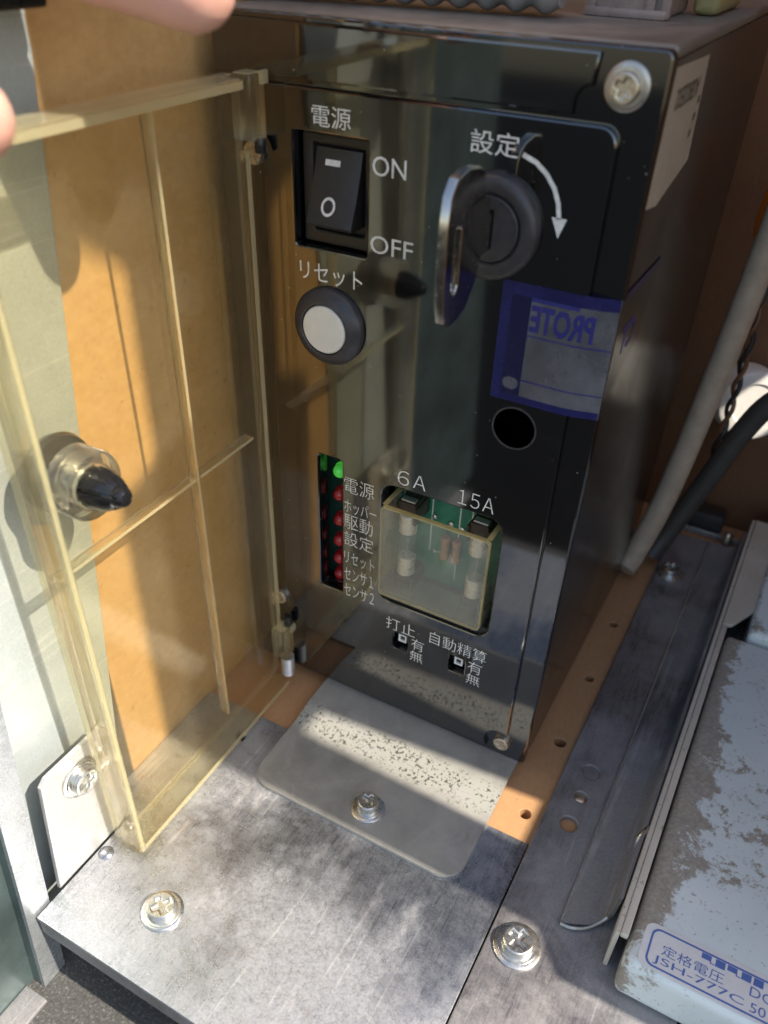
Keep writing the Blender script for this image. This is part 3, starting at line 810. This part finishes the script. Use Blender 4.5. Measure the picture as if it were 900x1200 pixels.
# small paper sticker on the side of the case
sk = MB().add([(0.26, 6.0, 187.4), (0.26, 35.0, 186.6), (0.26, 38.0, 166.5), (0.26, 14.0, 162.4), (0.26, 5.2, 163.6)], [(0, 1, 2, 3, 4)]).build('paper_sticker', 'paper', psu)
on_side = lambda a, b: (0.30, a, b)
text('ASB02E02', 11, 31, 179.6, 183.4, lambda a, b: (0.30, 42 - a, 363 - b), sk, 'print_dark', 'sticker_lettering', 0.02)
for k in range(3):
    MB().add([on_side(31 + k, 172 + 3 * k), on_side(33 + k, 172 + 3 * k), on_side(33 + k, 173.4 + 3 * k), on_side(31 + k, 173.4 + 3 * k)], [(0, 1, 2, 3)]).build('sticker_mark', 'print_dark', sk)

# ================================================================== key
key = thing('key', 'flat chrome key standing in the round black lock', 'key', (-27.5, -2, 157.5))
bow = [(-9.4, 168.4), (-8.6, 163.0), (-8.4, 153.5), (-10.2, 149.0), (-14.0, 144.9), (-17.0, 143.7), (-21.8, 143.5), (-24.2, 145.0), (-25.4, 148.6), (-25.8, 153.0), (-25.7, 163.0), (-24.9, 168.4), (-22.6, 171.2), (-18.0, 172.1), (-12.8, 171.4), (-10.4, 170.2)]
slotk = rect(-22.0, -19.2, 150.0, 162.5, 1.3, 5)
kb = MB().plate([bow, slotk], (-28.7, 0, 0), (0, 1, 0), (0, 0, 1), (1, 0, 0), 1.8, 0.4).build('bow', 'chrome', key, True)
blade = [(-9.5, 153.5), (3.0, 153.9), (3.0, 161.0), (-5.5, 161.2), (-6.0, 164.5), (-9.5, 164.6)]
MB().plate([blade], (-28.7, 0, 0), (0, 1, 0), (0, 0, 1), (1, 0, 0), 1.6, 0.2).build('blade', 'chrome', key, True)

# ================================================================== hinged clear cover
cover = thing('clear_cover', 'open yellowed clear plastic cover with cross ribs and black snap plug', 'cover', (-86, -4, -2))
CX = -88.0                                             # inner face of the pane
Y0, Y1, Z0, Z1 = -80.8, -3.2, -1.9, 179.8
MB().plate([rect(Y0, Y1, Z0, Z1, 3.0)], (CX - 2.2, 0, 0), (0, 1, 0), (0, 0, 1), (1, 0, 0), 2.2, 0.3, 0, 1).build('pane', ['acrylic', 'acrylic_edge'], cover, True)
def wall_strip(name, y0, y1, z0, z1, d, lip='acrylic_edge'):
    w = MB().box(CX + 0.02, CX + d, y0, y1, z0, z1, 0.3, seg=3).build(name, 'acrylic_rim', cover, True)
    return w
H = 6.7
wf = wall_strip('front_rim', Y0, Y0 + 2.2, Z0 + 1.8, Z1 - 1.8, H)
MB().box(CX + H + 0.02, CX + H + 0.35, Y0 + 0.5, Y0 + 1.6, Z0, Z1, 0.1).build('lip', 'acrylic_edge', wf)
wb = wall_strip('bottom_rim', Y0, -7.0, Z0, Z0 + 1.7, H)
MB().box(CX + H + 0.02, CX + H + 0.35, Y0 + 1.8, -7.5, Z0 + 0.05, Z0 + 1.65, 0.1).build('lip', 'acrylic_edge', wb)
wt = wall_strip('top_rim', Y0, -10.5, Z1 - 1.7, Z1, H)
MB().box(CX + H + 0.02, CX + H + 0.35, Y0 + 1.8, -11, Z1 - 1.65, Z1 - 0.05, 0.1).build('lip', 'acrylic_edge', wt)
MB().box(CX + 0.3, CX + H - 0.4, Y0 + 1.8, -11, Z1 + 0.02, Z1 + 0.25, 0.1).build('top_edge', 'acrylic_edge', wt)
wh = wall_strip('hinge_rim', Y1 - 1.7, Y1, Z0 + 12, Z1 - 15, 1.6)
MB().box(CX + 1.62, CX + 1.9, Y1 - 1.6, Y1 - 0.1, Z0 + 12, Z1 - 15, 0.08).build('lip', 'acrylic_edge', wh)
RV = -34.2; RZ = 95.2
r1 = wall_strip('rib', RV - 0.55, RV + 0.55, Z0 + 9.4, Z1 - 1.8, 2.6)
MB().box(CX + 2.62, CX + 2.85, RV - 0.38, RV + 0.38, Z0 + 9.4, Z1 - 1.8, 0.08).build('rib_edge', 'acrylic_edge', r1)
for ya, yb in ((Y0 + 1.9, RV - 0.9), (RV + 0.9, Y1 - 8)):
    r2 = wall_strip('rib', ya, yb, RZ - 0.55, RZ + 0.55, 2.6)
    MB().box(CX + 2.62, CX + 2.85, ya, yb, RZ - 0.38, RZ + 0.38, 0.08).build('rib_edge', 'acrylic_edge', r2)
MB().box(CX + 0.05, CX + 1.4, Y1 - 13, Y1 - 12.2, Z0 + 20, Z1 - 20, 0.1).build('rib', 'acrylic', cover)
# hinge blocks
for z0, z1 in ((167.5, 180.2), (9.5, 21.5)):
    HX, HY = -83.6, -7.0
    hb = MB().box(HX - 3.4, HX + 1.9, HY - 1.0, HY + 4.6, z0, z1, 0.8, seg=3).build('hinge_block', 'acrylic_rim', cover, True)
    MB().box(HX - 2.6, HX + 1.3, HY - 0.4, HY + 4.0, z1 + 0.02, z1 + 0.3, 0.1).build('block_edge', 'acrylic_edge', hb)
    MB().box(HX + 1.9, HX + 2.6, HY + 2.4, HY + 4.9, z1 - 2.0, z1 + 0.6, 0.2).build('block_edge', 'acrylic_edge', hb)
for z0, z1, z2, z3 in ((164.6, 167.6, 0, 0), (21.5, 25.5, 0, 0)):
    MB().lathe([(1.2, 0), (1.3, 0.3), (1.3, z1 - z0 - .3), (1.2, z1 - z0)], (HX + 0.6, -3.6, z0), UP, 18).build('hinge_pin', 'plastic_black', psu, True)
pr = []
for k in range(34): pr.append((2.1 + 0.22 * math.sin(k * math.pi / 2), 0.24 * k))
MB().lathe(pr, (HX + 0.6, -5.0, 0.6), UP, 18).build('hinge_spring', 'hinge_steel', cover, True)
# boss and snap plug
PB = (-68.2, 113.6)                                    # y, z of the plug
bo = MB().lathe([(7.6, 0.02), (7.6, 5.6), (7.2, 6.2), (5.2, 6.2), (4.9, 5.8), (4.9, 1.5), (4.6, 0.5)], (CX, PB[0], PB[1]), (1, 0, 0), 40).build('boss', 'boss_glass', cover, True)
fl = lambda a, h: 1 - (0.24 if (math.sin(4 * a) > 0.72 and h > 5) else 0.0)
MB().lathe([(4.0, 1.0), (4.0, 5.2), (4.5, 6.2), (4.4, 8.4), (3.7, 11.0), (2.8, 12.6), (2.3, 12.8), (2.2, 13.8), (1.6, 14.6), (0.01, 14.8)], (CX, PB[0], PB[1]), (1, 0, 0), 64, 0, fl).build('snap_plug', 'plastic_plug', cover, True)
MB().lathe([(6.2, 0), (8.4, 0.6), (8.8, 2.0), (8.2, 3.6), (6.0, 5.2), (0.01, 5.8)], (CX - 2.3, PB[0], PB[1]), (-1, 0, 0), 40).build('plug_head', 'plastic_plug', cover, True)

# ================================================================== steel below and around
# mounting bracket
br = thing('mounting_bracket', 'grey zinc bracket plate with flaked strip in front of the black box', 'bracket', (-36, -20, -3))
def bz(y):
    if y > -11.5: return -0.1
    if y < -20.0: return -1.7
    return -0.1 + (-1.6) * (-11.5 - y) / 8.5
ys = [6, -2, -8, -11, -11.8, -14, -17, -19.5, -20.3, -24, -30, -36] + [-38.5 - 0.1 * 0]
for k in range(1, 8): ys.append(-38.5 - 6.8 * math.sin(R(90 * k / 7)))
xl, xr = -70.4, -1.4
grid = []
for y in ys:
    ins = 0.0
    if y < -38.5:
        c = (-38.5 - y) / 6.8; ins = 6.8 * (1 - math.sqrt(max(0, 1 - c * c)))
    row = []
    nx = 16
    for i in range(nx + 1): row.append((xl + ins + (xr - xl - 2 * ins) * i / nx, y, bz(y)))
    grid.append(row)
mb = MB(); W = 17
vt = [p for r_ in grid for p in r_]
mb.add(vt, [(a * W + i, a * W + i + 1, (a + 1) * W + i + 1, (a + 1) * W + i) for a in range(len(ys) - 1) for i in range(W - 1)])
vb = [(p[0], p[1], p[2] - 1.2) for p in vt]
mb.add(vb, [(a * W + i, (a + 1) * W + i, (a + 1) * W + i + 1, a * W + i + 1) for a in range(len(ys) - 1) for i in range(W - 1)])
for side in (0, W - 1):
    k = len(ys)
    mb.add([vt[a * W + side] for a in range(k)] + [vb[a * W + side] for a in range(k)], [(a, a + 1, k + a + 1, k + a) for a in range(k - 1)])
for a in (0, len(ys) - 1):
    mb.add([vt[a * W + i] for i in range(W)] + [vb[a * W + i] for i in range(W)], [(i, i + 1, W + i + 1, W + i) for i in range(W - 1)])
mb.build('plate', 'bracket_grey', br, True)
screw(br, (-33.6, -36.8, -1.7), UP, 3.3, 3.4, 5.0, 0.5)

# base plate with upturned ear
bp = thing('base_plate', 'scuffed silver zinc base plate with upturned ear and screws', 'metal plate', (-40, -60, -6))
MB().plate([[(-93, -107.9), (11.4, -107.9), (11.4, -23.0), (-102.7, -23.0), (-102.7, -71), (-93, -71)], rect(-84, -81, -34.4, -32.2)], (0, 0, PLZ - 1.2), (1, 0, 0), (0, 1, 0), UP, 1.2, 0.25).build('plate', 'zinc_worn', bp, True)
MB().box(-92.6, 11.2, -107.9, -106.9, PLZ - 7.5, PLZ - 1.3, 0.2).build('front_fold', 'zinc_dark', bp)
ear = [(-99.0, PLZ + 0.2), (-72, PLZ + 0.2), (-72, 35.0), (-74, 37.5), (-92.6, 37.5), (-94.6, 35.8)]
MB().plate([ear], (-94.6, 0, 0), (0, 1, 0), (0, 0, 1), (1, 0, 0), 1.2, 0.3).build('ear', 'zinc_pale', bp, True)
MB().lathe([(2.2, 0), (2.0, 0.3), (0.9, 0.75), (0.01, 0.9)], (-90.5, -85.0, PLZ), UP, 20).build('weld_dimple', 'zinc_worn', bp, True)
screw(bp, (-65.6, -90.3, PLZ), UP, 4.1, 2.6, 5.6, 0.25)
screw(bp, (-93.4, -84.0, 28.6), (1, 0, 0), 4.0, 2.4, 5.6, 0.6)

# rail plate and raised channel on the right
rl = thing('side_rail', 'dark scratched steel rail plate with three round holes', 'rail', (25, 40, -6))
MB().plate([[(11.8, -120), (60, -120), (60, 150), (11.8, 150)], circ(19.5, -11.3, 2.5), circ(19.6, -0.6, 1.9), circ(19.6, 9.7, 2.6)], (0, 0, -3.7), (1, 0, 0), (0, 1, 0), UP, 1.4, 0.4).build('plate', 'zinc_dark', rl, True)
MB().lathe([(1.9, 0), (1.5, 0.3), (0.7, 0.5), (0.01, 0.5)], (19.6, -0.6, -3.2), UP, 18).build('rivet', 'screw_brass', rl, True)
MB().lathe([(2.55, 0), (2.0, 0.1), (0.01, 0.15)], (19.6, 9.7, -3.0), UP, 18).build('rivet', 'zinc_dark', rl, True)
prof = [(27.0, -2.2), (27.4, -0.9), (28.4, -0.5), (34.6, -0.9), (36.6, -0.2), (37.8, 1.4), (38.6, 9.0), (39.6, 9.0), (38.9, 0.8), (37.2, -1.2), (34.8, -1.9), (28.6, -1.6), (28.2, -2.2)]
mb = MB()
k = len(prof)
ysr = [(-41.5, 0.0), (-30, 0), (148, 0)]
vs = []
for y, dz in ysr:
    for (x, z) in prof:
        yy = y
        if y < -40: yy = y + 6.5 * max(0, (x - 30) / 8) ** 1.3
        vs.append((x, yy, z))
mb.add(vs, [(a * k + i, a * k + (i + 1) % k, (a + 1) * k + (i + 1) % k, (a + 1) * k + i) for a in range(len(ysr) - 1) for i in range(k)] + [tuple(range(k)), tuple(2 * k + i for i in range(k))])
mb.build('channel', 'zinc_dark', rl, True)
MB().tube([(27.3, -41.7, -1.3), (30, -41.6, -1.1), (33.5, -39.6, -1.3), (36.2, -36.8, -0.6), (37.6, -35.2, 0.8)], 0.5, 8).build('bright_edge', 'zinc_edge', rl, True)
MB().box(27.0, 27.5, -41, 148, -0.95, -0.75, 0.08).build('fold_line', 'zinc_edge', rl)
screw(rl, (19.5, -52.6, -2.3), UP, 4.3, 2.8, 6.2, 0.4)
screw(rl, (17.6, 119.8, -2.3), UP, 4.0, 2.6, 5.2, 0.4)

# beige flange and the pale blue unit on the right
hp = thing('blue_steel_unit', 'pale blue steel unit with peeling paint and printed rating label', 'machine unit', (75, 0, -3))
bl = MB()
bl.box(43.6, 128, -51.8, 76, -1.6, 14.0, 3.2, seg=4)
bl.build('shell', 'paint_peeling', hp, True)
bl = MB().box(50, 128, 77.0, 140, -1.6, 17.0, 2.0, seg=3).build('rear_shell', 'paint_peeling', hp, True)
fg = thing('beige_flange', 'long beige painted steel flange between dark rail and pale blue unit', 'flange', (42, 30, -2))
MB().box(40.0, 41.2, -46, 150, -2.2, 14.2, 0.3).build('upright', 'paint_beige', fg)
MB().box(41.25, 43.2, -45.8, 79, 12.6, 14.4, 0.5, seg=3).build('lip', 'paint_beige', fg, True)
MB().plate([[(41.3, 79.2), (44.5, 80.5), (50, 92), (75, 112), (75, 150), (41.3, 150)]], (0, 0, 13.2), (1, 0, 0), (0, 1, 0), UP, 1.4, 0.4).build('rear_web', 'paint_beige', fg, True)
MB().tube([(38.8, -14.5, 3), (38.6, -13.2, 7), (39.4, -10.6, 8.5), (39.8, -8.2, 7), (39.8, -8.0, 3)], 0.9, 10).build('wire_catch', 'zinc_screw', fg, True)
# rating label
lab = MB().plate([rect(46.3, 100, -50.6, -39.0, 2.2)], (0, 0, 14.02), (1, 0, 0), (0, 1, 0), UP, 0.12, 0.03).build('rating_label', 'label_film', hp)
MB().plate([rect(47.9, 98, -49.9, -39.9, 2.0), rect(48.4, 97.5, -49.4, -40.4, 1.7)], (0, 0, 14.15), (1, 0, 0), (0, 1, 0), UP, 0.02).build('label_frame', 'print_label_blue', lab)
onlab = lambda a, b: (a, b, 14.17)
text('定格電圧', 51.0, 65.3, -46.0, -43.2, onlab, lab, 'print_label_blue', 'label_lettering')
text('JSH-777C', 49.6, 70.2, -49.0, -46.6, onlab, lab, 'print_label_blue', 'label_lettering')
text('DC', 71.0, 76.0, -45.3, -42.9, onlab, lab, 'print_label_blue', 'label_lettering')
text('50', 71.6, 75.0, -48.9, -46.6, onlab, lab, 'print_label_blue', 'label_lettering')
lx = 59.6
for w, hgt, tail in ((2.0, 1.9, True), (2.2, 1.9, False), (2.0, 1.9, True), (2.2, 1.9, False), (2.2, 1.9, False)):
    pts = [(lx, -42.4), (lx + w, -42.4), (lx + w, -42.4 + hgt), (lx, -42.4 + hgt)]
    if tail: pts = [(lx, -41.9), (lx + w, -41.9), (lx + w, -42.4), (lx + w + 1.1, -42.4), (lx + w + 1.1, -42.15), (lx + w + 0.25, -42.15), (lx + w + 0.2, -40.5), (lx, -40.5)]
    MB().plate([pts], (0, 0, 14.15), (1, 0, 0), (0, 1, 0), UP, 0.02).build('logo_block', 'print_label_blue', lab)
    lx += w + (1.2 if tail else 0.5)

# steel door sheet on the left, its folded edge and the lower frame
sh = thing('steel_sheet', 'pale grey green zinc sheet standing in front of the tan board', 'sheet metal', (-101, -85, -35.5))
pts = [(-107.5, -35.5), (-70.0, -35.5), (-44.8, 186), (-44.8, 192), (-88, 192), (-88, 150)]
MB().plate([pts], (-102.6, 0, 0), (0, 1, 0), (0, 0, 1), (1, 0, 0), 1.2, 0.3).build('sheet', 'zinc_sheet', sh, True)
pr = []
for k in range(9): pr.append((8 - 8 * math.cos(R(11.25 * k)), 8 * math.sin(R(11.25 * k))))
up = MB()
pp = [(-101.4 - 8 + p[0] * 0 + 8 * math.cos(R(11.25 * k)), 192 + 8 * math.sin(R(11.25 * k))) for k, p in enumerate(pr)]
pi = [(x - 1.2 * math.cos(R(11.25 * k)), z - 1.2 * math.sin(R(11.25 * k))) for k, (x, z) in enumerate(pp)]
up.plate([pp + pi[::-1]], (0, -88, 0), (1, 0, 0), (0, 0, 1), (0, 1, 0), 43.2)
up.build('rolled_top', 'zinc_sheet', sh, True)
MB().box(-101.0, -94.0, -150, -45.5, 193.5, 232, 1.2, seg=3).build('sheet_top_dark', 'plastic_black', sh, True)  # black block stands in for the dark reflection at the sheet's top
fr = thing('angle_bar', 'bright zinc angle bar leaning beside the base plate', 'angle bar', (-98, -105, -35.9))
k = 0.093
def leanbox(mb, x0, x1, y0, y1, z0, z1):
    vs = [(x, y + k * z, z) for x in (x0, x1) for y in (y0, y1) for z in (z0, z1)]
    mb.add(vs, [(0, 1, 3, 2), (4, 6, 7, 5), (0, 4, 5, 1), (2, 3, 7, 6), (0, 2, 6, 4), (1, 5, 7, 3)])
mb = MB(); leanbox(mb, -95.0, -93.6, -110.0, -102.6, -33.2, 200); mb.build('flange', 'zinc_frame', fr)
mb = MB(); leanbox(mb, -98.0, -95.1, -110.0, -108.8, -33.2, 200); leanbox(mb, -99.2, -98.02, -190.0, -108.8, -33.2, 240); mb.build('web', 'zinc_teal', fr)
mb = MB(); mb.box(-97.9, -90, -175, -115.5, -33.3, -32.0, 0.3); mb.build('foot', 'zinc_dark', fr)

# ================================================================== cables and small things at the back
tag(MB().tube([(1.5, 108, -3.6 + 5.2), (3.4, 113.5, 8), (8.2, 116, 35), (12.6, 116, 80), (16.0, 116, 125), (18.5, 117, 175), (20, 118, 215)], 4.3, 20).build('grey_cable', 'cable_grey', None, True),
    'thick grey cable running up beside the black box', 'cable')
tag(MB().tube([(8.0, 124, 0.5), (12, 129, 12), (19.8, 131, 38), (26, 131.5, 60), (34, 131, 76), (52, 130, 88), (80, 128, 92)], 4.0, 20).build('dark_cable', 'cable_dark', None, True),
    'dark rubber cable bending right in front of the white disc', 'cable')
tw = thing('twisted_wires', 'pair of thin twisted brown and black wires', 'wires', (18, 136, 50))
for ph, mt in ((0, 'wire_black'), (math.pi, 'wire_brown')):
    pts = []
    for i in range(70):
        z = 40 + i * 1.5; a = 0.55 * i + ph
        pts.append((16.0 + 3.2 * math.sin(z / 42.0) + 1.0 * math.cos(a), 136 + 1.0 * math.sin(a), z))
    MB().tube(pts, 0.85, 8, 0, 2).build('wire', mt, tw, True)
MB_disc = MB().lathe([(13.2, -16), (13.4, -1.4), (12.8, -0.3), (12.0, 0), (8.4, 0), (8.0, -0.5), (0.01, -0.6)], (26.8, 150.5, 62.0), (0.42, -1, 0.25), 56)
tag(MB_disc.build('white_disc', 'plastic_white', None, True), 'white plastic disc on the brown back wall behind the cables', 'disc')
og = MB().lathe([(3.5, 0), (5.5, 1.5), (6.2, 5), (6.2, 22), (5.4, 27), (3.0, 29.5), (0.01, 30)], (15.6, 128, 127), (0.06, 0, 1), 28)
tag(og.build('orange_cap', 'plastic_orange', None, True), 'orange plastic cap beside the grey cable', 'cap')
sb = thing('rail_stop', 'thin bright steel bar across the rear of the dark rail', 'bar', (28, 154, -3))
MB().box(13.5, 45, 154.6, 156.0, -3.6, -1.0, 0.3).build('bar', 'zinc_frame', sb)
MB().box(16, 30, 157, 164, -3.6, 6, 1.0).build('block', 'plastic_charcoal', sb, True)
MB().lathe([(2.0, 0), (2.0, 5), (1.4, 6)], (33.5, 151.5, -2.0), UP, 16).build('stud', 'screw_brass', sb, True)

# things lying on top of the box
pr = []
for i in range(260):
    u_ = i * 0.3
    pr.append((8.0 + 0.6 * math.cos(2 * math.pi * u_ / 6.2), u_))
co = MB().lathe(pr, (-107, 22, 200.0), (1, 0.10, 0), 28)
tag(co.build('ribbed_conduit', 'conduit_silver', None, True), 'shiny ribbed plastic conduit lying on top of the black box', 'conduit')
cn = thing('connector_housing', 'brown grey translucent connector housing on top of the black box', 'connector', (-19, 50, 191))
MB().box(-27.5, -11.5, 41, 62, 191.1, 214, 1.0, seg=3).build('body', 'connector_grey', cn, True)
for x in (-28.0, -15.5, -12.2):
    MB().box(x, x + 2.0, 39.4, 41.5, 191.2, 214, 0.6).build('rib', 'connector_grey', cn, True)
MB().box(-28.4, -10.8, 39.2, 44, 191.05, 192.8, 0.5).build('foot', 'connector_grey', cn, True)
tag(MB().box(-9.5, -3.5, 56, 84, 191.1, 203, 2.0, seg=3).build('yellow_block', 'plastic_yellowed', None, True), 'dull yellow block behind the connector housing', 'block')

# ================================================================== hand holding the cover
def capsule(mb, a, b, ra, rb, seg=18):
    a, b = Vector(a), Vector(b); d = b - a; L = d.length
    prof_ = []
    for i in range(7): t_ = R(90 - 15 * i); prof_.append((max(0.01, ra * math.cos(t_)), -ra * math.sin(t_)))
    for i in range(1, 7): t_ = R(15 * i); prof_.append((max(0.01, rb * math.cos(t_)), L + rb * math.sin(t_)))
    mb.lathe(prof_, a, d, seg)
hm = MB()
def chain(pts, rs):
    for (a, b, ra, rb_) in zip(pts, pts[1:], rs, rs[1:]): capsule(hm, a, b, ra, rb_)
wrist = (-165, -150, 262)
chain([wrist, (-122, -90, 232), (-98, -62, 214), (-79, -52.5, 203.8), (-61.5, -47.5, 198.6)], [20, 13, 9.0, 8.0, 6.7])      # index
chain([wrist, (-132, -88, 236), (-122, -66, 219), (-112, -68, 200), (-102, -78, 190)], [20, 13, 9.5, 8.8, 8.0])           # middle
chain([wrist, (-144, -92, 231), (-137, -72, 210), (-126, -76, 194), (-114, -88, 185)], [20, 12.5, 9, 8.2, 7.4])          # ring
chain([wrist, (-154, -98, 226), (-148, -82, 206), (-138, -88, 192), (-128, -98, 184)], [19, 11.5, 8, 7.2, 6.4])          # little
chain([wrist, (-128, -128, 234), (-103, -112, 214), (-88, -94, 196), (-75.2, -80.8, 184.2)], [19, 15, 10, 8, 6.1])     # thumb
chain([(-126, -92, 236), (-140, -110, 244), wrist], [14, 17, 21]); chain([(-138, -86, 232), (-146, -110, 242)], [13, 16])
chain([wrist, (-240, -240, 300)], [21, 26])
me = bpy.data.meshes.new('hand')
me.from_pydata([p * S for p in hm.v], [], hm.f)
ho = bpy.data.objects.new('hand', me); COL.objects.link(ho)
md = ho.modifiers.new('remesh', 'REMESH'); md.mode = 'VOXEL'; md.voxel_size = 0.0012; md.use_smooth_shade = True
md = ho.modifiers.new('smooth', 'SMOOTH'); md.iterations = 10; md.factor = 0.5
bpy.context.view_layer.update()
dg = bpy.context.evaluated_depsgraph_get()
me2 = bpy.data.meshes.new_from_object(ho.evaluated_get(dg))
ho.modifiers.clear(); ho.data = me2; me2.name = 'hand'
me2.materials.clear(); me2.materials.append(MATS['skin']); me2.shade_smooth()
tag(ho, 'bare hand pinching the top edge of the open clear cover', 'hand')

flush_texts()
